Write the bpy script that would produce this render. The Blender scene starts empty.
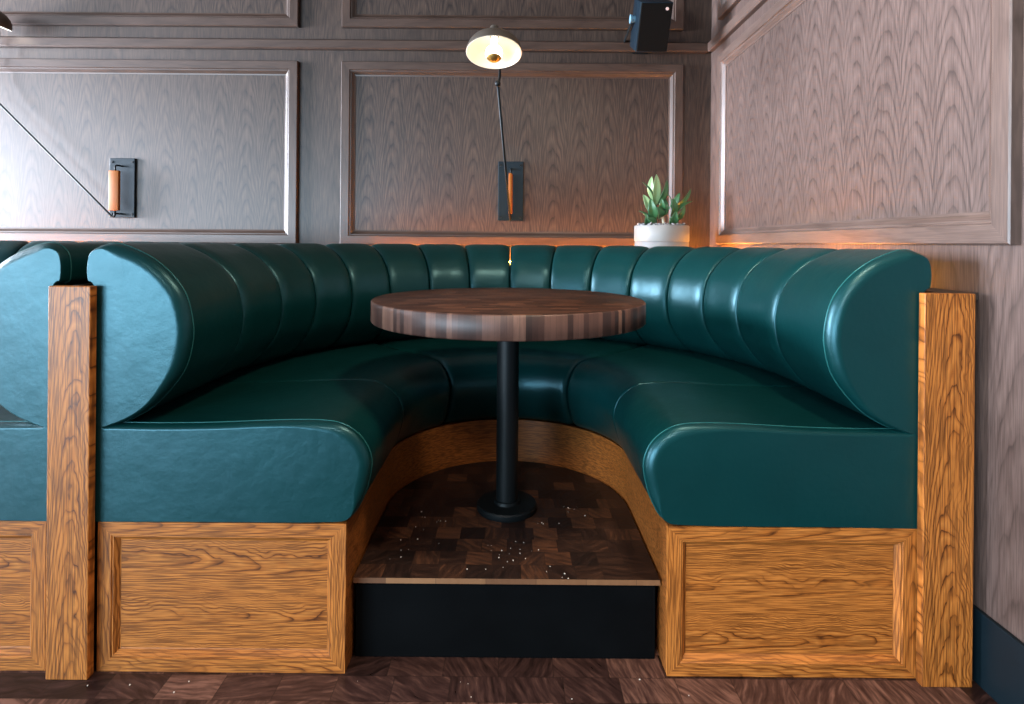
import bpy, bmesh, math, random
from mathutils import Vector, Matrix
random.seed(7)
C = bpy.context.scene.collection
PI = math.pi
R = math.radians

# ------------------------------------------------------------------ materials
class NT:
    def __init__(s, name):
        s.m = bpy.data.materials.new(name); s.m.use_nodes = True
        s.t = s.m.node_tree; s.n = s.t.nodes; s.l = s.t.links
        s.b = s.n['Principled BSDF']
    def node(s, typ, **kw):
        nd = s.n.new(typ)
        for k, v in kw.items(): setattr(nd, k, v)
        return nd
    def put(s, sock, v):
        if hasattr(v, 'is_output') or isinstance(v, bpy.types.NodeSocket): s.l.new(v, sock)
        else: sock.default_value = v
    def math(s, op, a, b=0.0, c=None):
        nd = s.node('ShaderNodeMath', operation=op)
        s.put(nd.inputs[0], a); s.put(nd.inputs[1], b)
        if c is not None: s.put(nd.inputs[2], c)
        return nd.outputs[0]
    def xyz(s, x, y, z):
        nd = s.node('ShaderNodeCombineXYZ')
        s.put(nd.inputs[0], x); s.put(nd.inputs[1], y); s.put(nd.inputs[2], z)
        return nd.outputs[0]
    def noise(s, vec, scale, detail=3.0, rough=.55):
        nd = s.node('ShaderNodeTexNoise')
        s.l.new(vec, nd.inputs['Vector']); nd.inputs['Scale'].default_value = scale
        nd.inputs['Detail'].default_value = detail; nd.inputs['Roughness'].default_value = rough
        return nd.outputs['Fac']
    def ramp(s, fac, stops, interp='LINEAR'):
        nd = s.node('ShaderNodeValToRGB'); s.put(nd.inputs[0], fac)
        cr = nd.color_ramp; cr.interpolation = interp
        while len(cr.elements) < len(stops): cr.elements.new(.5)
        for e, (p, c) in zip(cr.elements, stops):
            e.position = p; e.color = (*c, 1) if len(c) == 3 else c
        return nd.outputs[0]
    def mix(s, fac, a, b, mode='MIX'):
        nd = s.node('ShaderNodeMix', data_type='RGBA', blend_type=mode)
        s.put(nd.inputs[0], fac)
        for i, v in ((6, a), (7, b)):
            if isinstance(v, tuple): v = (*v, 1) if len(v) == 3 else v
            s.put(nd.inputs[i], v)
        return nd.outputs[2]
    def coords(s, rnd=True):
        tc = s.node('ShaderNodeTexCoord')
        sp = s.node('ShaderNodeSeparateXYZ'); s.l.new(tc.outputs['Object'], sp.inputs[0])
        r = s.node('ShaderNodeObjectInfo').outputs['Random'] if rnd else 0.0
        return list(sp.outputs), r
    def bump(s, h, strength=.2, dist=.002):
        nd = s.node('ShaderNodeBump'); s.l.new(h, nd.inputs['Height'])
        nd.inputs['Strength'].default_value = strength; nd.inputs['Distance'].default_value = dist
        s.l.new(nd.outputs[0], s.b.inputs['Normal'])
    def fin(s, col, rough=.5, metal=0.0, spec=.5):
        s.put(s.b.inputs['Base Color'], col if not isinstance(col, tuple) else (*col, 1))
        s.put(s.b.inputs['Roughness'], rough); s.put(s.b.inputs['Metallic'], metal)
        s.b.inputs['Specular IOR Level'].default_value = spec
        return s.m

def wood(name, grain, across, depth, dark, mid, light, ka=12., kb=480., w=.09, kn=1.6, contrast=.75,
         rough=.42, spec=.5, rnd=True, sheen=None, pores=.55, coat=0., gs=1.6):
    """Veneer: cathedral arches along the grain axis, mirrored from leaf to leaf, plus fine pores."""
    s = NT(name); ax, r = s.coords(rnd)
    g, a, d = ax[grain], ax[across], ax[depth]
    off = s.math('MULTIPLY', r, 7.31)
    g = s.math('ADD', g, off)
    a = s.math('ADD', a, s.math('MULTIPLY', r, 3.17))
    v = s.xyz(s.math('MULTIPLY', a, 7.0), s.math('MULTIPLY', g, gs), d)
    n1 = s.noise(v, 1.0, 3)
    v2 = s.xyz(s.math('MULTIPLY', a, 26.0), s.math('MULTIPLY', g, 5.0), d)
    n2 = s.noise(v2, 1.0, 4)
    aw = s.math('ADD', a, s.math('MULTIPLY', s.math('SUBTRACT', n1, .5), w * .9))
    xl = s.math('PINGPONG', aw, w)
    gg = s.math('ADD', s.math('MULTIPLY', g, ka), s.math('MULTIPLY', s.math('MULTIPLY', xl, xl), kb))
    gg = s.math('ADD', gg, s.math('MULTIPLY', n1, kn * 2))
    gg = s.math('ADD', gg, s.math('MULTIPLY', n2, kn * .55))
    band = s.math('FRACT', gg)
    # fine pores, long thin streaks
    v3 = s.xyz(s.math('MULTIPLY', a, 330.0), s.math('MULTIPLY', g, 9.0), s.math('MULTIPLY', d, 60.))
    p = s.noise(v3, 1.0, 2)
    v4 = s.xyz(s.math('MULTIPLY', a, 60.0), s.math('MULTIPLY', g, 2.0), d)
    p2 = s.noise(v4, 1.0, 2)
    col = s.ramp(band, [(0.0, mid), (.45, light), (.74, mid), (.93, dark), (1.0, mid)])
    fade = s.math('MULTIPLY', s.ramp(p2, [(.35, (0, 0, 0)), (.65, (1, 1, 1))]), contrast)
    base = s.mix(s.ramp(n2, [(.3, (0, 0, 0)), (.7, (1, 1, 1))]), mid, light)
    col = s.mix(s.math('ADD', fade, contrast * .35), base, col)
    pm = s.ramp(p, [(.42, (1, 1, 1)), (.56, (0, 0, 0))])
    col = s.mix(s.math('MULTIPLY', pm, pores), col, dark)
    s.bump(p, .12, .001)
    m = s.fin(col, rough, 0, spec)
    if coat: s.b.inputs['Coat Weight'].default_value = coat; s.b.inputs['Coat Roughness'].default_value = .3
    return m

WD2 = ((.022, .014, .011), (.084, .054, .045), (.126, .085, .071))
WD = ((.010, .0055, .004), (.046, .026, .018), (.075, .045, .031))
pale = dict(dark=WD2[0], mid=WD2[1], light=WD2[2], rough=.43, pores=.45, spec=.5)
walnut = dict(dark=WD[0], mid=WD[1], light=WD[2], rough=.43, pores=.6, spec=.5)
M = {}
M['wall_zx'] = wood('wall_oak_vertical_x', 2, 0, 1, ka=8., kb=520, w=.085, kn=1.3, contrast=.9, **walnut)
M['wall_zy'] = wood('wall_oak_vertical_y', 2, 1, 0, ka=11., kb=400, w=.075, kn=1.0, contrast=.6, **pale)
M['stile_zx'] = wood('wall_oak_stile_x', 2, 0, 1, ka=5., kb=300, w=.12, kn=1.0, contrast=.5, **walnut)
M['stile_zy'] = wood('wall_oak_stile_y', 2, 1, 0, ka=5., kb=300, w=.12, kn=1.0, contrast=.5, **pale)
mould = dict(dark=(.018, .009, .006), mid=(.050, .028, .019), light=(.072, .041, .029), rough=.38, pores=.35, spec=.5)
M['mould_z'] = wood('molding_vertical', 2, 0, 1, ka=2., kb=60, w=.2, kn=.6, contrast=.35, **mould)
M['mould_x'] = wood('molding_horizontal_x', 0, 2, 1, ka=2., kb=60, w=.2, kn=.6, contrast=.35, **mould)

mould_lit = dict(mould, dark=(.035, .022, .017), mid=(.095, .062, .050), light=(.13, .088, .072))  # right-wall moldings lightened: the bright light on them is put into the colour
M['mould_y'] = wood('molding_horizontal_y_lit', 1, 2, 0, ka=2., kb=60, w=.2, kn=.6, contrast=.35, **mould_lit)
M['mould_zy'] = wood('molding_vertical_y_lit', 2, 1, 0, ka=2., kb=60, w=.2, kn=.6, contrast=.35, **mould_lit)
oak = dict(dark=(.060, .015, .003), mid=(.42, .126, .020), light=(.57, .200, .040), rough=.42, pores=.62, spec=.35, gs=4.5)
M['oak_z'] = wood('honey_oak_vertical', 2, 0, 1, ka=13., kb=1300, w=.062, kn=3.2, contrast=.95, **oak)
M['oak_x'] = wood('honey_oak_horizontal', 0, 2, 1, ka=5., kb=1700, w=.075, kn=2.4, contrast=.9, **oak)
M['oak_frame_z'] = wood('honey_oak_stile', 2, 0, 1, ka=8., kb=1500, w=.05, kn=1.5, contrast=.7, **oak)
M['oak_frame_x'] = wood('honey_oak_rail', 0, 2, 1, ka=8., kb=1500, w=.05, kn=1.5, contrast=.7, **oak)
M['oak_kick_shaded'] = wood('honey_oak_bent_shaded', 0, 2, 1, ka=.6, kb=900, w=.11, kn=1.2, contrast=.45, **{**oak, 'dark': (.05, .013, .003), 'mid': (.30, .088, .016), 'light': (.38, .125, .026)})  # same honey oak, with the shade under the seat worked into its colour

def leather(name, col, col2, rough=.38, spec=.55):
    s = NT(name); tc = s.node('ShaderNodeTexCoord').outputs['Object']
    n = s.noise(tc, 3.0, 3); g = s.noise(tc, 420.0, 2); wv = s.noise(tc, 14.0, 3)
    c = s.mix(s.ramp(n, [(.3, (0, 0, 0)), (.7, (1, 1, 1))]), col, col2)
    r = s.math('ADD', s.math('MULTIPLY', wv, .10), rough - .05)
    h = s.math('ADD', s.math('MULTIPLY', g, .10), s.math('MULTIPLY', wv, 1.0))
    s.bump(h, .25, .008)
    s.b.inputs['Specular Tint'].default_value = (.40, .82, .97, 1)
    return s.fin(c, r, 0, spec)
M['leather'] = leather('green_leather', (.001, .024, .024), (.0015, .031, .031), .35, .6)
M['piping'] = leather('green_leather_seam', (.012, .085, .08), (.016, .10, .095), .32)

def blocks(name, du, dv, stops, polar=False, zrow=False, rough=.4, gap=.015, seed=0., spec=.5, nscale=(90., 14.), swirl=False, gmix=.28):
    """End-grain blocks: every cell takes a brown of its own."""
    s = NT(name); ax, _ = s.coords(False)
    x, y, z = ax
    if polar:
        u = s.math('MULTIPLY', s.math('ARCTAN2', y, x), .47); v = z
    else:
        u, v = x, y
    rv = s.math('DIVIDE', v, dv); row = s.math('FLOOR', rv)
    wn0 = s.node('ShaderNodeTexWhiteNoise', noise_dimensions='1D')
    s.put(wn0.inputs['W'], s.math('ADD', row, seed))
    ru = s.math('ADD', s.math('DIVIDE', u, du), s.math('MULTIPLY', wn0.outputs['Value'], 3.7))
    cell = s.math('FLOOR', ru)
    wn = s.node('ShaderNodeTexWhiteNoise', noise_dimensions='3D')
    s.l.new(s.xyz(cell, row, seed), wn.inputs['Vector'])
    nz = s.noise(s.xyz(s.math('MULTIPLY', u, nscale[0]), s.math('MULTIPLY', v, nscale[1]), s.math('MULTIPLY', wn.outputs['Value'], 9.)), 1.0, 4, .6)
    if swirl:
        sw = s.noise(s.xyz(s.math('MULTIPLY', u, 9.), s.math('MULTIPLY', v, 9.), s.math('MULTIPLY', wn.outputs['Value'], 31.)), 1.0, 1)
        th_ = s.math('MULTIPLY', s.math('ADD', wn.outputs['Value'], s.math('MULTIPLY', sw, .0)), 6.283)
        al = s.math('ADD', s.math('MULTIPLY', u, s.math('COSINE', th_)), s.math('MULTIPLY', v, s.math('SINE', th_)))
        ac = s.math('SUBTRACT', s.math('MULTIPLY', v, s.math('COSINE', th_)), s.math('MULTIPLY', u, s.math('SINE', th_)))
        nz = s.noise(s.xyz(s.math('MULTIPLY', al, 12.), s.math('ADD', s.math('MULTIPLY', ac, 75.), s.math('MULTIPLY', sw, 3.)), s.math('MULTIPLY', wn.outputs['Value'], 9.)), 1.0, 3, .6)
        nz = s.math('ADD', s.math('MULTIPLY', s.math('SUBTRACT', nz, .5), 2.4), .5)
    f = s.math('ADD', s.math('MULTIPLY', wn.outputs['Value'], 1 - gmix), s.math('MULTIPLY', nz, gmix))
    col = s.ramp(f, stops)
    # joints
    fu = s.math('FRACT', ru); fv = s.math('FRACT', rv)
    eu = s.math('MINIMUM', fu, s.math('SUBTRACT', 1., fu)); ev = s.math('MINIMUM', fv, s.math('SUBTRACT', 1., fv))
    e = s.math('MINIMUM', eu, s.math('MULTIPLY', ev, dv / du))
    j = s.math('LESS_THAN', e, gap)
    col = s.mix(s.math('MULTIPLY', j, .55), col, (.012, .007, .005))
    r = s.math('ADD', rough - .08, s.math('MULTIPLY', nz, .16))
    s.bump(nz, .1, .001)
    return s.fin(col, r, 0, spec)
BR = [(.1, (.009, .005, .004)), (.4, (.022, .010, .007)), (.65, (.044, .019, .011)), (.92, (.125, .048, .022))]
M['table_top'] = blocks('walnut_butcher_block', .085, .026, [(.1, (.020, .008, .005)), (.45, (.042, .017, .010)), (.75, (.072, .029, .016)), (.95, (.12, .050, .026))], rough=.5, spec=.2, gap=.01)
M['table_edge'] = blocks('walnut_butcher_block_edge', .017, .5, [(.1, (.018, .008, .006)), (.4, (.048, .021, .015)), (.7, (.11, .052, .036)), (.95, (.24, .13, .085))], polar=True, rough=.48, gap=.02, nscale=(260., 14.))
M['floor'] = blocks('walnut_parquet', .15, .085, [(.15, (.014, .007, .006)), (.4, (.040, .019, .016)), (.6, (.075, .036, .028)), (.9, (.21, .105, .075))], rough=.36, spec=.3, gap=.008, seed=3., swirl=True, gmix=.5)
M['platform'] = blocks('walnut_parquet_platform', .078, .072, BR, rough=.50, spec=.3, swirl=True, gmix=.42, gap=.012, seed=11.)

def plain(name, col, rough=.5, metal=0., spec=.5, var=.15, scale=20.):
    s = NT(name); tc = s.node('ShaderNodeTexCoord').outputs['Object']
    n = s.noise(tc, scale, 3)
    lo = tuple(c * (1 - var) for c in col); hi = tuple(min(1, c * (1 + var)) for c in col)
    return s.fin(s.mix(n, lo, hi), s.math('ADD', rough - .05, s.math('MULTIPLY', n, .1)), metal, spec)
M['black'] = plain('black_steel', (.003, .005, .006), .5, spec=.22)
M['black_paint'] = plain('black_paint', (.0022, .0026, .003), .6, spec=.06, var=.4, scale=9.)
M['black_board'] = plain('black_board', (.012, .012, .012), .7)
M['plate'] = plain('blued_steel_plate', (.006, .014, .020), .45, .0, .18)
M['screw'] = plain('dark_screw', (.01, .01, .011), .4, .6)
M['handle'] = plain('varnished_wood_handle', (.27, .072, .005), .5, 0., .25, scale=40.)
M['shade_out'] = plain('bronze_shade', (.09, .075, .06), .38, .5)
M['shade_in'] = plain('white_shade_lining', (.66, .61, .52), .5, var=.03)
M['brass'] = plain('brass', (.60, .36, .10), .3, .9)
M['speaker'] = plain('black_speaker_shell', (.003, .010, .017), .4, 0., .3)
M['grille'] = plain('black_speaker_grille', (.004, .0035, .003), .8, spec=.08, scale=600., var=.6)
M['badge'] = plain('pale_badge', (.65, .45, .40), .35)
M['wing'] = plain('blue_grey_knob', (.14, .26, .34), .35)
M['pot'] = plain('white_stone_pot', (.22, .213, .20), .5, var=.06, scale=6.)
M['saucer'] = plain('grey_stone_band', (.20, .20, .20), .5, var=.15, scale=8.)
M['pebble'] = plain('grey_pebbles', (.22, .22, .22), .7, var=.7, scale=70.)
M['stem'] = plain('pale_stem', (.55, .52, .38), .5)
M['ceiling'] = plain('ceiling_paint', (.10, .09, .085), .8)
M['baseboard'] = plain('black_baseboard', (.003, .009, .013), .45, spec=.25)
M['edge_strip'] = blocks('oak_edge_strip', .14, .5, [(.1, (.13, .055, .024)), (.5, (.20, .090, .038)), (.9, (.29, .14, .06))], rough=.5, gap=.006, seed=5., nscale=(60., 60.))
M['ledge'] = plain('dark_ledge', (.05, .035, .028), .45)
M['crumb'] = plain('pale_crumb', (.70, .62, .52), .7)
def leafmat():
    s = NT('plant_leaf'); ax, r = s.coords(True)
    tc = s.node('ShaderNodeTexCoord').outputs['Object']
    n = s.noise(tc, 25., 3)
    c = s.mix(n, (.012, .060, .022), (.055, .15, .055))
    c = s.mix(s.math('GREATER_THAN', r, .72), c, (.20, .30, .14))
    return s.fin(c, .35, 0, .5)
M['leaf'] = leafmat()
def emis(name, col, st):
    s = NT(name); s.fin((.8, .8, .8), .4)
    s.b.inputs['Emission Color'].default_value = (*col, 1); s.b.inputs['Emission Strength'].default_value = st
    return s.m
M['bulb'] = emis('lit_bulb', (1., .84, .62), 8.)
M['led'] = emis('warm_led', (1., .36, .05), 250.)

# ------------------------------------------------------------------ helpers
def obj(name, verts, faces, mat, parent=None, smooth=False, mats=None, fm=None):
    me = bpy.data.meshes.new(name); me.from_pydata([tuple(v) for v in verts], [], faces)
    bm = bmesh.new(); bm.from_mesh(me); bmesh.ops.recalc_face_normals(bm, faces=bm.faces); bm.to_mesh(me); bm.free()
    for m in (mats or [mat]): me.materials.append(m)
    if fm:
        for p, i in zip(me.polygons, fm): p.material_index = i
    if smooth:
        for p in me.polygons: p.use_smooth = True
    o = bpy.data.objects.new(name, me); C.objects.link(o)
    if parent: o.parent = parent
    return o
def thing(name, label, cat, loc=(0, 0, 0), rz=0, group=None):
    o = bpy.data.objects.new(name, None); C.objects.link(o); o.empty_display_size = .1
    o.location = loc; o.rotation_euler = (0, 0, rz); o['label'] = label; o['category'] = cat
    if group: o['group'] = group
    return o
def tag(o, label, cat, group=None):
    o['label'] = label; o['category'] = cat
    if group: o['group'] = group
    return o
def struct(o): o['kind'] = 'structure'; return o
class MB:
    def __init__(s): s.v = []; s.f = []; s.i = []
    def add(s, v, f, mi=0):
        n = len(s.v); s.v += [Vector(p) for p in v]; s.f += [tuple(k + n for k in q) for q in f]; s.i += [mi] * len(f); return s
    def box(s, a, b, bev=0.0, mi=0, mat=None):
        bm = bmesh.new(); bmesh.ops.create_cube(bm, size=1)
        for v in bm.verts:
            v.co = Vector(((a[k] + b[k]) / 2 + v.co[k] * (b[k] - a[k])) for k in range(3)) if False else Vector([(a[k] + b[k]) / 2 + v.co[k] * (b[k] - a[k]) for k in range(3)])
        if bev: bmesh.ops.bevel(bm, geom=list(bm.edges), offset=bev, segments=2, affect='EDGES', profile=.5)
        if mat is not None: bmesh.ops.transform(bm, matrix=mat, verts=bm.verts)
        bm.verts.index_update()
        s.add([v.co.copy() for v in bm.verts], [[v.index for v in f.verts] for f in bm.faces], mi); bm.free(); return s
    def tube(s, pts, r, n=10, closed=False, mi=0, caps=True):
        pts = [Vector(p) for p in pts]; m = len(pts); rings = []
        rr = r if isinstance(r, (list, tuple)) else [r] * m
        prev = None
        for i, p in enumerate(pts):
            if closed: t = pts[(i + 1) % m] - pts[i - 1]
            else: t = pts[min(i + 1, m - 1)] - pts[max(i - 1, 0)]
            t.normalize()
            if prev is None:
                up = Vector((0, 0, 1)) if abs(t.z) < .9 else Vector((1, 0, 0)); x = up.cross(t).normalized()
            else: x = (prev - t * prev.dot(t)).normalized()
            prev = x; y = t.cross(x)
            rings.append([p + (x * math.cos(2 * PI * k / n) + y * math.sin(2 * PI * k / n)) * rr[i] for k in range(n)])
        v = [q for g in rings for q in g]; f = []
        for i in range(m if closed else m - 1):
            j = (i + 1) % m
            for k in range(n): f.append((i * n + k, i * n + (k + 1) % n, j * n + (k + 1) % n, j * n + k))
        if caps and not closed: f += [tuple(range(n)), tuple(range((m - 1) * n, m * n))]
        return s.add(v, f, mi)
    def lathe(s, prof, n=48, mat=None, mi=0):
        v = []; f = []; m = len(prof); idx = []
        for (r, z) in prof:
            if r < 1e-6: idx.append([len(v)] * n); v.append(Vector((0, 0, z)))
            else:
                idx.append([len(v) + k for k in range(n)])
                v += [Vector((r * math.cos(2 * PI * k / n), r * math.sin(2 * PI * k / n), z)) for k in range(n)]
        for i in range(m - 1):
            for k in range(n):
                q = [idx[i][k], idx[i][(k + 1) % n], idx[i + 1][(k + 1) % n], idx[i + 1][k]]
                q2 = []
                for t in q:
                    if t not in q2: q2.append(t)
                if len(q2) > 2: f.append(tuple(q2))
        if mat is not None: v = [mat @ p for p in v]
        return s.add(v, f, mi)
    def build(s, name, mat, parent=None, smooth=False, mats=None):
        o = obj(name, s.v, s.f, mat, parent, smooth, mats, s.i if mats else None)
        return o
def autosmooth(o, ang=35):
    me = o.data
    for p in me.polygons: p.use_smooth = True
    bm = bmesh.new(); bm.from_mesh(me)
    for e in bm.edges:
        e.smooth = not (len(e.link_faces) == 2 and e.calc_face_angle(0) > R(ang))
    bm.to_mesh(me); bm.free()
    return o
def catmull(pts, per=5, closed=True):
    out = []; n = len(pts)
    for i in range(n if closed else n - 1):
        g = (lambda k: Vector(pts[k % n])) if closed else (lambda k: Vector(pts[max(0, min(n - 1, k))]))
        p0, p1, p2, p3 = g(i - 1), g(i), g(i + 1), g(i + 2)
        for k in range(per):
            t = k / per
            out.append(.5 * ((2 * p1) + (p2 - p0) * t + (2 * p0 - 5 * p1 + 4 * p2 - p3) * t * t + (3 * p1 - p0 - 3 * p2 + p3) * t ** 3))
    if not closed: out.append(Vector(pts[-1]))
    return out

# ------------------------------------------------------------------ layout (metres; camera looks along +Y)
HC = 1.167            # camera height
YB = 3.63             # back wall
XR = 1.267            # right wall
YC = 2.02             # centre of the round booth
YF = 1.535            # booth front plane
LEG = (YC - YF) * 100 # straight leg, in path units
QE = 90 + LEG
BX = -.004             # the booth sits a touch left of the camera axis
HP = .230             # platform height
PITCH = 2.35          # booth to booth
HL = 1.043            # ledge / post height

def path(w, q):
    """point at distance w from the booth axis; |q|<=90 on the arc, beyond it on the straight legs"""
    s = 1 if q >= 0 else -1; a = abs(q)
    if a <= 90: return (w * math.sin(R(q)), YC + w * math.cos(R(q)))
    return (s * w, YC - (a - 90) * .01)

# ------------------------------------------------------------------ setting
fl = MB().add([(-10, -9, 0), (XR, -9, 0), (XR, YB, 0), (-9.5, YB, 0)], [(0, 1, 2, 3)])
fl.add([(-10, -9, -.05), (XR, -9, -.05), (XR, YB, -.05), (-9.5, YB, -.05)], [(0, 1, 2, 3)])
struct(fl.build('floor', M['floor']))
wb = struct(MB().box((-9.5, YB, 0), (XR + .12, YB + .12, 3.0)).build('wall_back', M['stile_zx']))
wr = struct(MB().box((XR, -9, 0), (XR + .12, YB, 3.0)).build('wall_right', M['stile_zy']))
struct(MB().box((-10, -9, 3.0), (XR + .12, YB + .12, 3.1)).build('ceiling', M['ceiling']))

PROF = [(0, 0), (0, .027), (.004, .031), (.052, .031), (.055, .025), (.060, .023), (.064, .023), (.080, .010), (.088, .008), (.088, 0)]
def frame(name, a0, a1, b0, b1, fn, prof, mv, mh, parent):
    """mitred picture-frame moulding; fn maps (a, b, out) to space"""
    mb = MB(); n = len(prof)
    def ring(corner):
        sa, sb = corner
        return [fn((a0 + d) if sa == 0 else (a1 - d), (b0 + d) if sb == 0 else (b1 - d), h) for d, h in prof]
    cs = [(0, 0), (1, 0), (1, 1), (0, 1)]
    for k in range(4):
        r0, r1 = ring(cs[k]), ring(cs[(k + 1) % 4])
        mb.add(r0 + r1, [(i, i + 1, n + i + 1, n + i) for i in range(n - 1)], 1 if k % 2 == 0 else 0)
    return mb.build(name, None, parent, False, [mv, mh])
def panel(fn, a0, a1, b0, b1, parent, field, mv, mh):
    frame('panel_molding', a0, a1, b0, b1, fn, PROF, mv, mh, parent)
    e = .075; v = [fn(a, b, o) for o in (0, .005) for a, b in ((a0 + e, b0 + e), (a1 - e, b0 + e), (a1 - e, b1 - e), (a0 + e, b1 - e))]
    obj('wall_panel', v, [(4, 5, 6, 7), (0, 1, 5, 4), (1, 2, 6, 5), (2, 3, 7, 6), (3, 0, 4, 7)], field, parent)
fb = lambda a, b, o: (a, YB - o, b)
fr = lambda a, b, o: (XR - o, a, b)
for x0, x1 in ((-1.084, 1.083), (-3.526, -1.36), (-5.97, -3.80), (-8.41, -6.24)):
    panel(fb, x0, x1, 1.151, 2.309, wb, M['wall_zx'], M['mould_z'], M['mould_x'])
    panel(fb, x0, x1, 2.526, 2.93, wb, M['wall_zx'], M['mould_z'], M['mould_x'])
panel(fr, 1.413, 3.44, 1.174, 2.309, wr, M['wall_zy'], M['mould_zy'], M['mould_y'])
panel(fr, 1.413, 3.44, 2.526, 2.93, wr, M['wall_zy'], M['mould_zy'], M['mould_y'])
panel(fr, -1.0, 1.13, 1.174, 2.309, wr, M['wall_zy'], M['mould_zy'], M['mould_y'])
def rail(fn, a0, a1, name, mat):
    pr = [(2.385, 0), (2.385, .028), (2.393, .034), (2.440, .034), (2.447, .026), (2.451, .018), (2.451, 0)]
    n = len(pr); v = [fn(a, b, o) for a in (a0, a1) for b, o in pr]
    f = [(i, i + 1, n + i + 1, n + i) for i in range(n - 1)] + [tuple(range(n)), tuple(range(n, 2 * n))]
    return struct(obj(name, v, f, mat))
rail(fb, -9.5, XR - .034, 'trim_1', M['mould_x'])
rail(fr, -5, YB - .034, 'trim_2', M['mould_y'])
struct(MB().box((XR - .013, -5, 0), (XR - .0005, 1.60, .197), .002).build('baseboard_right', M['baseboard']))

# ------------------------------------------------------------------ booth parts
RB = 1.125
DP = [(-.016, 1.056), (-.018, 1.10), (-.006, 1.138), (.040, 1.158), (.114, 1.134), (.170, 1.099), (.217, 1.050), (.244, .998), (.258, .917),
      (.246, .84), (.220, .787), (.164, .722), (.108, .683), (.05, .660), (.010, .658), (.0, .70), (.0, .80), (.0, .92), (.002, 1.02), (-.004, 1.046)]
DP = catmull(DP, 4)
SP = [(.373, .574), (.379, .515), (.400, .455), (.432, .414), (.50, .407), (.70, .406), (.90, .406), (1.10, .405), (1.128, .412), (1.130, .45), (1.130, .55), (1.130, .64), (1.124, .664), (1.09, .667), (.95, .666), (.80, .669), (.65, .676), (.52, .678), (.450, .667), (.397, .628)]
SP = catmull(SP, 4)
def normals2(P):
    n = len(P); out = []; area = sum(P[i][0] * P[(i + 1) % n][1] - P[(i + 1) % n][0] * P[i][1] for i in range(n))
    sg = 1 if area > 0 else -1
    for i in range(n):
        t = (P[(i + 1) % n] - P[i - 1]).normalized(); out.append(Vector((t.y, -t.x)) * sg)   # outward
    return out
def sweep(prof, to_w, q0, q1, rad0, rad1, in0, in1, cap0, cap1, name, mat, parent, nmid=8, wref=.95, wt=None):
    """upholstered piece between q0 and q1 whose surface rolls in (by in0/in1 over rad0/rad1 metres) at both ends"""
    nr = normals2(prof); n = len(prof)
    W = [wt(p) if wt else 1. for p in prof]
    per = lambda q: .01 if abs(q) > 90 else R(1) * wref      # metres per path unit
    NE = 12 if (cap0 or cap1) else 7
    N = 400; acc = [0.0]
    for i in range(N):
        qa = q0 + (q1 - q0) * (i + .5) / N; acc.append(acc[-1] + abs(q1 - q0) / N * per(qa))
    L = acc[-1]
    ds = []
    for k in range(NE): ds.append(rad0 * (1 - math.cos(PI / 2 * k / (NE - 1))))
    m = max(2, nmid)
    for k in range(1, m): ds.append(rad0 + (L - rad0 - rad1) * k / m)
    for k in range(NE): ds.append(L - rad1 * (1 - math.cos(PI / 2 * (NE - 1 - k) / (NE - 1))))
    def q_at(d):
        for i in range(N):
            if acc[i + 1] >= d - 1e-9: return q0 + (q1 - q0) * (i + (d - acc[i]) / max(1e-9, acc[i + 1] - acc[i])) / N
        return q1
    verts = []
    for d in ds:
        q = q_at(d); off = 0
        if d < rad0: off = max(off, in0 * (1 - math.sqrt(max(0, 1 - ((rad0 - d) / rad0) ** 2))))
        if L - d < rad1: off = max(off, in1 * (1 - math.sqrt(max(0, 1 - ((rad1 - (L - d)) / rad1) ** 2))))
        for p, nn, wk in zip(prof, nr, W):
            pp = p - nn * off * wk; x, y = path(to_w(pp.x), q); verts.append((x, y, pp.y))
    f = []
    for i in range(len(ds) - 1):
        for k in range(n): f.append((i * n + k, i * n + (k + 1) % n, (i + 1) * n + (k + 1) % n, (i + 1) * n + k))
    flat = []
    def cap(base):
        # a rolled edge runs smoothly into the flat end face
        flat.append(len(f)); f.append(tuple(range(base, base + n)))
    if cap0: cap(0)
    else: f.append(tuple(range(n)))
    if cap1: cap((len(ds) - 1) * n)
    else: f.append(tuple(range((len(ds) - 1) * n, len(ds) * n)))
    o = obj(name, verts, f, mat, parent, True)
    for k in flat: o.data.polygons[k].use_smooth = False
    return o
def piping(prof, to_w, q, inset, parent, r=.0022, lo=0, hi=None, dy=0.):
    nr = normals2(prof); pts = []
    for p, nn in list(zip(prof, nr))[lo:hi]:
        pp = p - nn * inset; x, y = path(to_w(pp.x), q); pts.append((x, y + dy, pp.y))
    mb = MB(); mb.tube(pts, r, 6, closed=(lo == 0 and hi is None)); return mb.build('piping', M['piping'], parent, True)

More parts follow.
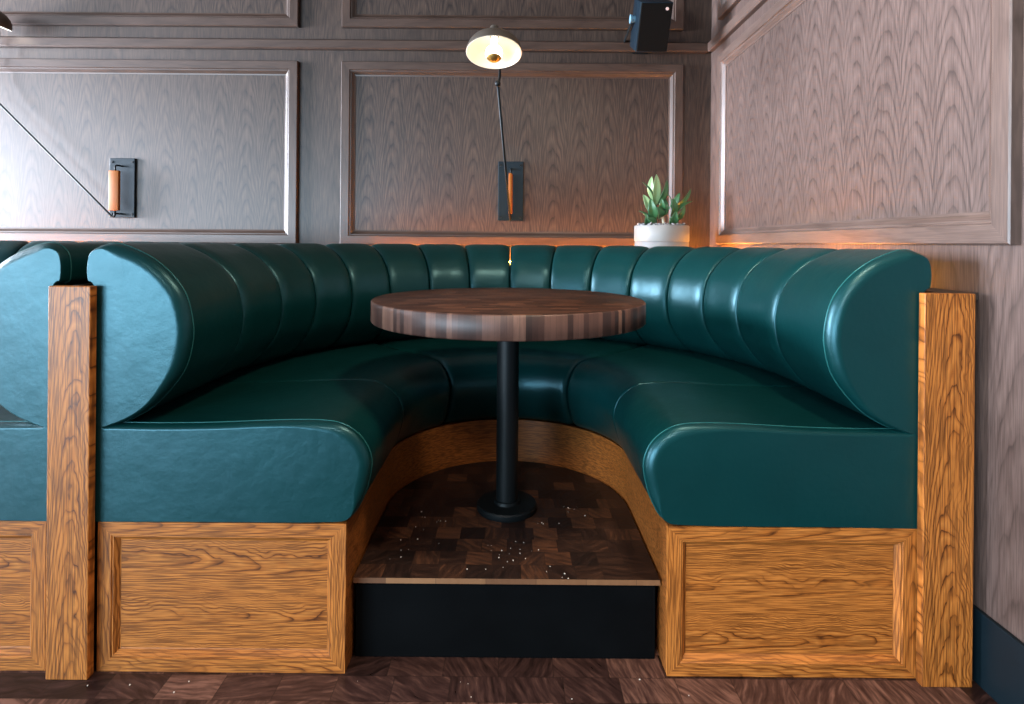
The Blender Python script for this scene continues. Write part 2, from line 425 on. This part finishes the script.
def sstep(a, b, x):
    t = max(0., min(1., (x - a) / (b - a))); return t * t * (3 - 2 * t)
wtD = lambda p: (.15 + .85 * sstep(-.02, .08, p.x)) * (.30 + .70 * sstep(.67, .85, p.y))
wtS = lambda p: (.45 + .55 * sstep(.62, .42, p.x)) * (.1 + .9 * sstep(.41, .50, p.y)) * (1 if p.x < 1.1 else .25)
def make_booth():
    t = thing('booth_bench', 'x', 'bench', (BX, 0, 0))
    dw = lambda u: RB - u
    seams = [0, 13.3, 26.6, 40, 53.2, 66.5, 80.3, 104, QE]
    for sg in (1, -1):
        for i in range(len(seams) - 1):
            a, b = seams[i], seams[i + 1]; last = i == len(seams) - 2
            g = .16
            ch = sweep(DP, dw, sg * (a + g), sg * (b - (0 if last else g)), .055, .034 if last else .055, .015, .032 if last else .015, 0, .016 if last else 0, 'backrest_channel', M['leather'], t, 6, .98, wtD if last else None)
            if last: piping(DP, dw, sg * (b - 3.2), .0004, ch)
    ident = lambda w: w
    for q0, q1, i0, i1, c0, c1 in ((90.2, QE, .006, .030, 0, .010), (38.2, 89.8, .022, .006, 0, 0), (-37.8, 37.8, .022, .022, 0, 0), (-89.8, -38.2, .006, .022, 0, 0), (-QE, -90.2, .030, .006, .010, 0)):
        s = sweep(SP, ident, q0, q1, .045 if i0 == .022 else (.026 if c0 else .02), .045 if i1 == .022 else (.026 if c1 else .02), i0, i1, c0, c1, 'seat_cushion', M['leather'], t, 16, .7, wtS if (c0 or c1) else None)
        if c1: piping(SP, ident, QE - 2.6, .0004, s)
        if c0: piping(SP, ident, -QE + 2.6, .0004, s)
    # bent kick panel under the seat
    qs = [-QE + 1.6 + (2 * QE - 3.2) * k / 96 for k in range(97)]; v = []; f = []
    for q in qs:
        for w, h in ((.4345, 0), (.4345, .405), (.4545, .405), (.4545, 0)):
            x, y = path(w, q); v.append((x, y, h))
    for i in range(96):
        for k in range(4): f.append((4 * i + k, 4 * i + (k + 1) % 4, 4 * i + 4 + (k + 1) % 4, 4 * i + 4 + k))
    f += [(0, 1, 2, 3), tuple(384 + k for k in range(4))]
    autosmooth(obj('kick_panel', v, f, M['oak_kick_shaded'], t), 40)
    # framed front panels
    FP = [(0, -.016), (0, 0), (.036, 0), (.038, -.003), (.041, -.003), (.052, -.015), (.056, -.016)]
    for sg in (1, -1):
        a0, a1 = (.4345, 1.106) if sg > 0 else (-1.104, -.4345)
        ff = lambda a, b, o: (a, YF - o, b)
        fp = frame('front_panel', a0, a1, 0.002, .405, ff, FP, M['oak_frame_z'], M['oak_frame_x'], t)
        MB().box((a0 + .002, YF + .0155, .004), (a1 - .002, YF + .03, .403)).build('panel_field', M['oak_x'], fp)
    return t
def dup(root, loc):
    r = root.copy(); C.objects.link(r); r.location = loc
    for ch in list(root.children):
        c = ch.copy(); C.objects.link(c); c.parent = r
        for g in list(ch.children):
            d = g.copy(); C.objects.link(d); d.parent = c
    return r
booth = make_booth()
booth['label'] = 'U-shaped green leather booth wrapped around the round walnut table'
booth2 = dup(booth, (BX - PITCH, 0, 0))
booth2['label'] = 'neighbouring green leather booth cut off by the left edge, left of the oak post'

def post(x0, x1, label):
    o = MB().box((x0, 1.506, 0), (x1, YF - .004, HL), .0025).build('oak_post', M['oak_z'], None)
    return tag(o, label, 'post')
post(-1.224, -1.112, 'left oak post standing between the two green booths')
post(1.098, 1.232, 'right oak post at the booth end beside the panelled wall')

# boards that close the booths' outer sides, and the ledge behind the backrests
def side_board(x0, x1, label):
    o = MB().box((x0, YF, 0), (x1, 3.60, HL - .022), .002).build('side_board', M['black_board'])
    return tag(o, label, 'panel')
side_board(-1.206, -1.146, 'black board between the two booths behind the left oak post')
side_board(1.146, 1.232, 'black side board between the round booth and the right panelled wall')
def ledge(cx, xl, xr, label):
    RO = 1.168; v = []; f = []; n = 64
    inner = [(-RO, YF + .004)] + [(RO * math.sin(R(-90 + 180 * k / n)), YC + RO * math.cos(R(-90 + 180 * k / n))) for k in range(n + 1)] + [(RO, YF + .004)]
    for x, y in inner:
        # matching outer point on the rectangle
        if y <= YC: ox, oy = (xl if x < 0 else xr), y
        else:
            dx, dy = x, y - YC
            k = min((abs(xl) if x < 0 else xr) / max(abs(dx), 1e-6), (YB - .002 - YC) / dy)
            ox, oy = dx * k, YC + dy * k
        for h in (HL, HL - .02):
            v.append((cx + x, y, h)); v.append((cx + ox, oy, h))
    for i in range(len(inner) - 1):
        a, b = 4 * i, 4 * i + 4
        f += [(a, a + 1, b + 1, b), (a + 2, b + 2, b + 3, a + 3), (a, b, b + 2, a + 2), (a + 1, a + 3, b + 3, b + 1)]
    f += [(0, 2, 3, 1), tuple(4 * (len(inner) - 1) + k for k in (0, 1, 3, 2))]
    # square corners
    yb = YB - .002
    for sx, xe in ((-1, xl), (1, xr)):
        k = min(abs(xe) / 1e9, 0)
    return tag(obj('ledge', v, f, M['ledge']), label, 'ledge')
ledge(BX, -1.164, XR - .002 - BX, 'dark wooden ledge behind the round booth, carrying the potted plant')
ledge(BX - PITCH, -1.174, 1.184, 'dark wooden ledge behind the neighbouring booth on the left')
def led(pts, label):
    return tag(MB().tube([(x, y, HL + .0085) for x, y in pts], .006, 6).build('light_strip', M['led'], None, True), label, 'light')
led([(-.9, 3.50), (.3, 3.50), (1.17, 3.50), (1.185, 3.485), (1.185, 3.05)], 'warm light strip glowing on the ledge behind the round booth, in the wall corner')
led([(1.178, 2.30), (1.178, 1.93)], 'short warm light strip on the ledge between the booth end and the right wall')
led([(-3.4, 3.50), (-3.0, 3.50), (-2.5, 3.50)], 'warm light strip glowing on the ledge behind the neighbouring booth on the left')

# ------------------------------------------------------------------ platform step inside the booth
pf = thing('step_platform', 'dark parquet platform step with black riser under the round table', 'step', (BX, 0, 0))
def slab(y0, w, h0, h1, name, mats, parent, fm_front):
    pts = [(-w, y0)] + [(w * math.sin(R(-90 + 180 * k / 60)), YC + w * math.cos(R(-90 + 180 * k / 60))) for k in range(61)] + [(w, y0)]
    n = len(pts); v = [(x, y, h1) for x, y in pts] + [(x, y, h0) for x, y in pts]
    f = [tuple(range(n)), tuple(range(n, 2 * n))] + [(i, (i + 1) % n, n + (i + 1) % n, n + i) for i in range(n)]
    fm = [0, 0] + [1 if i == n - 1 else 0 for i in range(n)]
    return obj(name, v, f, None, parent, False, mats, fm)
slab(1.587, .428, HP - .015, HP, 'platform_top', [M['platform'], M['edge_strip']], pf, 1)
MB().box((-.424, 1.600, 0.0), (.419, 1.620, HP - .0155), .002).build('riser', M['black_paint'], pf)
cb = MB()
def crumbs(cx, cy, sx, sy, n, z):
    n = int(n * .7)
    for _ in range(n):
        x, y = random.gauss(cx, sx), random.gauss(cy, sy); r = random.uniform(.0005, .0014)
        cb.box((x - r, y - r, z), (x + r * random.uniform(.6, 1.6), y + r, z + r * 1.2), 0)
for a in ((.02, 1.72, .05, .05, 26), (-.25, 1.88, .04, .06, 16), (.22, 2.0, .03, .04, 10), (.12, 1.9, .02, .01, 6), (-.05, 1.62, .2, .02, 10), (-.35, 1.75, .05, .06, 8)):
    crumbs(*a, HP)
crumb = cb.build('crumbs', M['crumb']); crumb['kind'] = 'stuff'
tag(crumb, 'pale crumbs scattered on the dark parquet step under the table', 'crumbs')
cb = MB()
for a in ((-.9, 1.46, .1, .02, 5), (-.1, 1.48, .4, .03, 9), (.3, 1.44, .2, .02, 6)): crumbs(*a, 0.0)
crumb = cb.build('crumbs', M['crumb']); crumb['kind'] = 'stuff'
tag(crumb, 'pale crumbs scattered on the floor in front of the booth', 'crumbs')

# ------------------------------------------------------------------ table
TX, TY = -.007, 2.01
tb = thing('pedestal_table', 'round walnut butcher-block pedestal table inside the green booth', 'table', (TX, TY, HP))
TR = .4725; th = .742; tk = .072
top = MB()
n = 128
pr = [(TR - .004, th), (TR, th - .004), (TR, th - tk + .004), (TR - .004, th - tk)]
for k, (r, z) in enumerate(pr): top.v += [Vector((r * math.cos(2 * PI * i / n), r * math.sin(2 * PI * i / n), z)) for i in range(n)]
top.f.append(tuple(range(n))); top.i.append(0)
top.f.append(tuple(range(3 * n, 4 * n))); top.i.append(0)
for k in range(3):
    for i in range(n): top.f.append((k * n + i, k * n + (i + 1) % n, (k + 1) * n + (i + 1) % n, (k + 1) * n + i)); top.i.append(1)
autosmooth(top.build('tabletop', None, tb, True, [M['table_top'], M['table_edge']]), 50)
autosmooth(MB().lathe([(0, .022), (.0385, .022), (.0385, th - tk - .008), (0, th - tk - .008)], 40).build('column', M['black'], tb))
autosmooth(MB().lathe([(0, th - tk - .008), (.17, th - tk - .008), (.17, th - tk), (0, th - tk)], 40).build('mounting_plate', M['black'], tb))
autosmooth(MB().lathe([(0, 0), (.104, 0), (.106, .004), (.106, .018), (.102, .023), (.046, .024), (.044, .034), (.0385, .036), (0, .036)], 48).build('base', M['black'], tb), 30)

# ------------------------------------------------------------------ wall lamps
def make_lamp(x, label, azim, elev, L, shade_off, tilt_axis, tilt, joint_mid):
    t = thing('wall_lamp', label, 'lamp', (x, YB, 1.308), 0, None)
    bp = MB().box((-.080, -.022, 0), (.080, -.0045, .376), .003).build('backplate', M['plate'], t)
    MB().box((-.074, -.006, .006), (.074, 0.0, .370), .0).build('spacer', M['black'], bp)
    for sx in (-.064, .064):
        for sz in (.022, .352):
            mb = MB(); mb.tube([(sx, -.022, sz), (sx, -.027, sz)], .0075, 12); mb.build('screw', M['screw'], bp)
    AX = -.085
    d = Vector((math.cos(azim), math.sin(azim), 0))
    # hooks that carry the swivel axis
    mb = MB(); mb.tube([(0, -.02, .325), (0, AX + .02, .325), (0, AX + .006, .322), (0, AX, .312), (0, AX, .285)], .0055, 8)
    mb.build('bracket', M['black'], t, True)
    mb = MB(); mb.tube([(0, -.02, .022), (0, AX + .006, .022), (0, AX, .022), (0, AX, .045)], .0055, 8)
    mb.build('bracket', M['black'], t, True)
    rot = Matrix.Translation((0, AX, 0)) @ Matrix.Rotation(azim, 4, 'Z')
    hb = MB().box((-.028, -.011, .040), (.036, .011, .290), .005, mat=rot); autosmooth(hb.build('handle', M['handle'], t))
    o = Vector((0, AX, 0)); e = d * math.cos(elev) + Vector((0, 0, math.sin(elev)))
    st = o + d * .022 + Vector((0, 0, .006))
    J = st + e * L
    mb = MB(); mb.tube([o + Vector((0, 0, .045)), o + Vector((0, 0, .012)), o + Vector((0, 0, .002)) + d * .006, st + d * .0, st + e * .05, J], .0068, 8)
    mb.build('arm', M['black'], t, True)
    S = J + Vector(shade_off)           # centre of the shade's rim
    tm = Matrix.Translation(S) @ Matrix.Rotation(tilt, 4, tilt_axis)
    rim, dep = .128, .092
    prof = [(rim * math.sin(PI / 2 * k / 12) ** .85 if k else 0, dep * math.cos(PI / 2 * k / 12)) for k in range(13)]
    sh = MB(); sh.lathe(prof, 56, tm, 0); sh.lathe([(max(0, r - .003) if r else 0, z - .003) for r, z in prof[:-1]] + [(rim - .002, 0.0)], 56, tm, 1)
    sh.lathe([(rim, 0), (rim + .0015, -.002), (rim - .002, -.003), (rim - .002, 0)], 56, tm, 1)
    so = autosmooth(sh.build('lamp_shade', None, t, True, [M['shade_out'], M['shade_in']]), 60)
    ap = tm @ Vector((0, 0, dep))
    mb = MB(); mb.lathe([(0, dep + .045), (.020, dep + .045), (.022, dep + .04), (.022, dep - .004), (0, dep - .004)], 24, tm); autosmooth(mb.build('shade_cap', M['shade_out'], so))
    mb = MB(); mb.tube([J] + [J + Vector(q) for q in joint_mid] + [tm @ Vector((0, 0, dep + .04))], .0065, 8); mb.build('shade_stem', M['black'], t, True)
    mb = MB(); mb.lathe([(0, -.014), (.012, -.011), (.014, 0), (.012, .011), (0, .014)], 16, Matrix.Translation(J)); mb.build('joint', M['black'], t, True)
    bl = MB(); rb = .040; cz = -.004
    bl.lathe([(0, dep - .006), (.013, dep - .008)] + [(rb * math.sin(R(a)), cz + rb * math.cos(R(a))) for a in range(24, 181, 12)], 24, tm)
    b = bl.build('bulb', M['bulb'], t, True)
    mb = MB(); mb.lathe([(0, cz - rb - .0015)] + [((rb + .0015) * math.sin(R(a)), cz + (rb + .0015) * math.cos(R(a))) for a in range(172, 119, -8)], 24, tm); mb.build('bulb_cap', M['brass'], b, True)
    return t
make_lamp(-.005, 'lit wall lamp above the round table, its shade over the middle panel', R(270 - 4), R(34.1), 1.06, (-.018, -.02, .137), 'X', R(-16), ((.005, .155, .07), (.005, .165, .16), (-.005, .12, .255)))
make_lamp(-2.470, 'wall lamp on the left panel, its arm swung off the left edge', R(180), R(44.6), 1.06, (.05, -.10, .43), 'Y', R(20), ((-.02, .03, .12), (.02, .03, .40)))

# ------------------------------------------------------------------ speaker
SX, SY, SZ = .8125, 3.354, 2.458
sp = thing('wall_speaker', 'black loudspeaker tilted down high in the corner of the back wall', 'speaker', (SX, SY, SZ))
tl = Matrix.Rotation(R(28.7), 4, 'X')           # front is -Y before the tilt
autosmooth(MB().box((-.0925, -.095, -.137), (.0925, .10, .137), .005, mat=tl).build('cabinet', M['speaker'], sp), 40)
gr = MB().box((-.087, -.101, -.131), (.087, -.0945, .131), .003, mat=tl).build('grille', M['grille'], sp)
mb = MB(); mb.tube([tl @ Vector((.060, -.101, .102)), tl @ Vector((.060, -.106, .102))], .0085, 16); mb.build('badge', M['badge'], gr)
br = MB()
yw = YB - SY
loop = [(-.104, -.02), (-.104, yw - .012), (.104, yw - .012), (.104, -.02)]
v = []
for (x, y) in loop:
    sx = -1 if x < 0 else 1
    for ox, oy in ((0, 0), (sx * .004, .004 if y > 0 else 0)):
        for dz in (-.014, .014): v.append((x + ox, y + oy, .035 - .045 * (y + .02) / yw + dz))
f = []
for i in range(3):
    a_, b_ = 4 * i, 4 * i + 4
    f += [(a_, a_ + 1, b_ + 1, b_), (a_ + 2, b_ + 2, b_ + 3, a_ + 3), (a_, b_, b_ + 2, a_ + 2), (a_ + 1, a_ + 3, b_ + 3, b_ + 1)]
f += [(0, 2, 3, 1), (12, 13, 15, 14)]
obj('bracket', v, f, M['black'], sp)
MB().box((-.05, yw - .009, -.08), (.05, yw - .0005, .07), .002).build('mounting_plate', M['black'], sp)
mb = MB(); mb.tube([(-.0925, 0, .035), (-.122, 0, .035)], [.020, .026], 16); mb.build('knob', M['wing'], sp)

# ------------------------------------------------------------------ potted plant
PX, PY = .872, 3.30
pl = thing('potted_plant', 'leafy green plant in a round white pot behind the booth backrest', 'plant', (PX, PY, HL))
zt = 1.274 - HL
autosmooth(MB().lathe([(0, .140), (.153, .140), (.155, .145), (.155, zt - .004), (.152, zt), (.147, zt), (.148, zt - .022), (0, zt - .022)], 56).build('pot', M['pot'], pl), 40)
autosmooth(MB().lathe([(0, 0), (.150, 0), (.154, .004), (.152, .136), (.149, .140), (0, .140)], 56).build('pot_foot', M['saucer'], pl), 40)
pb = MB()
for k in range(260):
    a = random.uniform(0, 2 * PI); r = .143 * math.sqrt(random.random()); s = random.uniform(.005, .010)
    pb.lathe([(0, -s * .6), (s * .8, -s * .3), (s, 0), (s * .7, s * .5), (0, s * .7)], 6, Matrix.Translation((r * math.cos(a), r * math.sin(a), zt - .006 + random.uniform(0, .018))))
o = pb.build('pebbles', M['pebble'], pl, True); o['kind'] = 'stuff'
def stem(pts, r=.006, mat='leaf'):
    MB().tube(catmull([Vector(p) for p in pts], 4, False), r, 8).build('stem', M[mat], pl, True)
def leaf(base, tip, w, roll=0., bend=.02):
    base, tip = Vector(base), Vector(tip); ax = tip - base; L = ax.length; ax.normalize()
    side = ax.cross(Vector((0, -1, .2))).normalized()
    side = Matrix.Rotation(roll, 3, ax) @ side; nrm = side.cross(ax).normalized()
    v = []; f = []; N = 10; K = 4
    for th_, sgn in ((.0009, 1), (-.0009, -1)):
        for i in range(N + 1):
            t = i / N; ww = w * (math.sin(PI * min(1, t * .93 + .04) ** .85)) ** .8 if 0 < i < N else w * .05
            for k in range(-K, K + 1):
                s = k / K
                v.append(base + ax * L * t + side * ww * s + nrm * (bend * math.sin(PI * t) + abs(s) * ww * .30 + th_ * 1.0))
    m = (N + 1) * (2 * K + 1); W = 2 * K + 1
    for b in (0, m):
        for i in range(N):
            for k in range(2 * K): a = b + i * W + k; f.append((a, a + 1, a + W + 1, a + W))
    for i in range(N):
        for k in (0, 2 * K): a = i * W + k; f.append((a, a + W, m + a + W, m + a))
    for i in (0, N):
        for k in range(2 * K): a = i * W + k; f.append((a, a + 1, m + a + 1, m + a))
    obj('leaf', v, f, M['leaf'], pl, True)
z0 = zt - .02
stem([(.005, -.03, z0), (.0, -.03, z0 + .06), (-.008, -.02, z0 + .12)], .0075, 'stem')
stem([(-.05, 0, z0), (-.05, 0, z0 + .08), (-.04, .0, z0 + .22)], .005)
stem([(.04, .0, z0), (.055, 0, z0 + .07), (.10, -.01, z0 + .18)], .005)
stem([(-.07, -.02, z0), (-.085, -.02, z0 + .06), (-.11, -.02, z0 + .09)], .004)
LV = [  # base, tip, half-width, roll
    ((-.045, -.01, .13), (-.035, -.02, .31), .034, .1), ((-.045, .01, .17), (-.055, .0, .30), .030, -.5), ((-.05, -.02, .15), (-.115, -.04, .262), .014, .5),
    ((-.03, -.03, .14), (.015, -.05, .275), .028, .35), ((-.05, -.03, .05), (-.075, -.06, .17), .038, -.2), ((-.04, -.03, .02), (-.10, -.08, .06), .030, .2),
    ((-.02, -.04, .06), (-.045, -.09, .12), .036, .1), ((-.07, -.02, .03), (-.135, -.05, .10), .018, .6), ((.0, -.03, .10), (-.02, -.08, .17), .028, -.3),
    ((.05, -.02, .07), (.045, -.06, .17), .034, .3), ((.06, -.02, .10), (.085, -.05, .205), .026, -.3), ((.08, -.01, .13), (.150, -.03, .228), .021, .4),
    ((.08, -.02, .09), (.158, -.04, .158), .015, -.5), ((.05, -.03, .03), (.055, -.09, .10), .034, .0), ((.045, -.02, .02), (.02, -.09, .06), .028, .2),
    ((.07, -.02, .05), (.11, -.06, .13), .024, .3), ((-.06, .03, .1), (-.09, .05, .2), .03, .0), ((.03, .04, .08), (.02, .06, .19), .03, .0),
    ((-.085, -.02, .02), (-.10, -.07, .085), .024, -.2), ((.03, -.02, .11), (.02, -.04, .20), .022, .9)]
for b, tp, w, r in LV:
    leaf((b[0], b[1], b[2] + z0), (tp[0] * 1.06, tp[1], tp[2] * 1.02 + z0), w * .72, r * 1.4)

# ------------------------------------------------------------------ camera
cam = bpy.data.cameras.new('camera'); co = bpy.data.objects.new('camera', cam); C.objects.link(co)
cam.sensor_width = 36; cam.sensor_fit = 'HORIZONTAL'; cam.lens = 569 / 1024 * 36
cam.shift_x = (512 - 511) / 1024; cam.shift_y = -(352 - 243) / 1024
cam.clip_start = .05
co.matrix_world = Matrix.Translation((0, 0, HC)) @ Matrix.Rotation(PI / 2, 4, 'X') @ Matrix.Rotation(.0085, 4, 'Z')
bpy.context.scene.camera = co

# ------------------------------------------------------------------ light
def area(name, loc, target, sx, sy, power, col, spread=180):
    l = bpy.data.lights.new(name, 'AREA'); l.shape = 'RECTANGLE'; l.size = sx; l.size_y = sy; l.energy = power; l.color = col; l.spread = R(spread)
    o = bpy.data.objects.new(name, l); C.objects.link(o); o.location = loc
    o.rotation_euler = (Vector(target) - Vector(loc)).to_track_quat('-Z', 'Y').to_euler(); return o
area('side_window_daylight', (-7.7, 2.2, 1.7), (0, 2.2, 1.6), 2.4, 2.4, 3100, (.78, .86, 1.0))
area('side_window_daylight', (-8.6, -5.0, 1.7), (-1, 1., 1.5), 4.4, 2.4, 800, (.70, .84, 1.0))
area('front_window_daylight', (-4.2, -4.2, .95), (-.6, 1.5, .85), 3.2, 1.8, 265, (.58, .82, 1.0), 140)
area('warm_front_fill', (-.6, -1.0, 2.9), (.75, 1.5, .5), .5, .5, 14, (1.0, .88, .78), 75)  # added warm fill for the booth front, not a fixture of the room
area('ceiling_spot', (.5, 1.1, 2.9), (.1, 2.0, .7), .25, .25, 16, (1., .80, .58), 110)
w = bpy.data.worlds.new('world'); bpy.context.scene.world = w; w.use_nodes = True
w.node_tree.nodes['Background'].inputs[0].default_value = (.55, .7, .9, 1); w.node_tree.nodes['Background'].inputs[1].default_value = .03
vs = bpy.context.scene.view_settings
vs.view_transform = 'Standard'; vs.look = 'None'; vs.gamma = 1; vs.use_curve_mapping = False; vs.exposure = 0.0

# repeats carry one group phrase each
for o in bpy.data.objects:
    if o.parent or 'label' not in o: continue
    g = {'booth_bench': 'green leather booths along the panelled wall', 'oak_post': 'oak posts at the booth ends', 'wall_lamp': 'swing-arm wall lamps',
         'ledge': 'ledges behind the booths', 'side_board': 'black boards at the booth sides', 'light_strip': 'warm light strips behind the booths'}.get(o.name.split('.')[0])
    if g: o['group'] = g
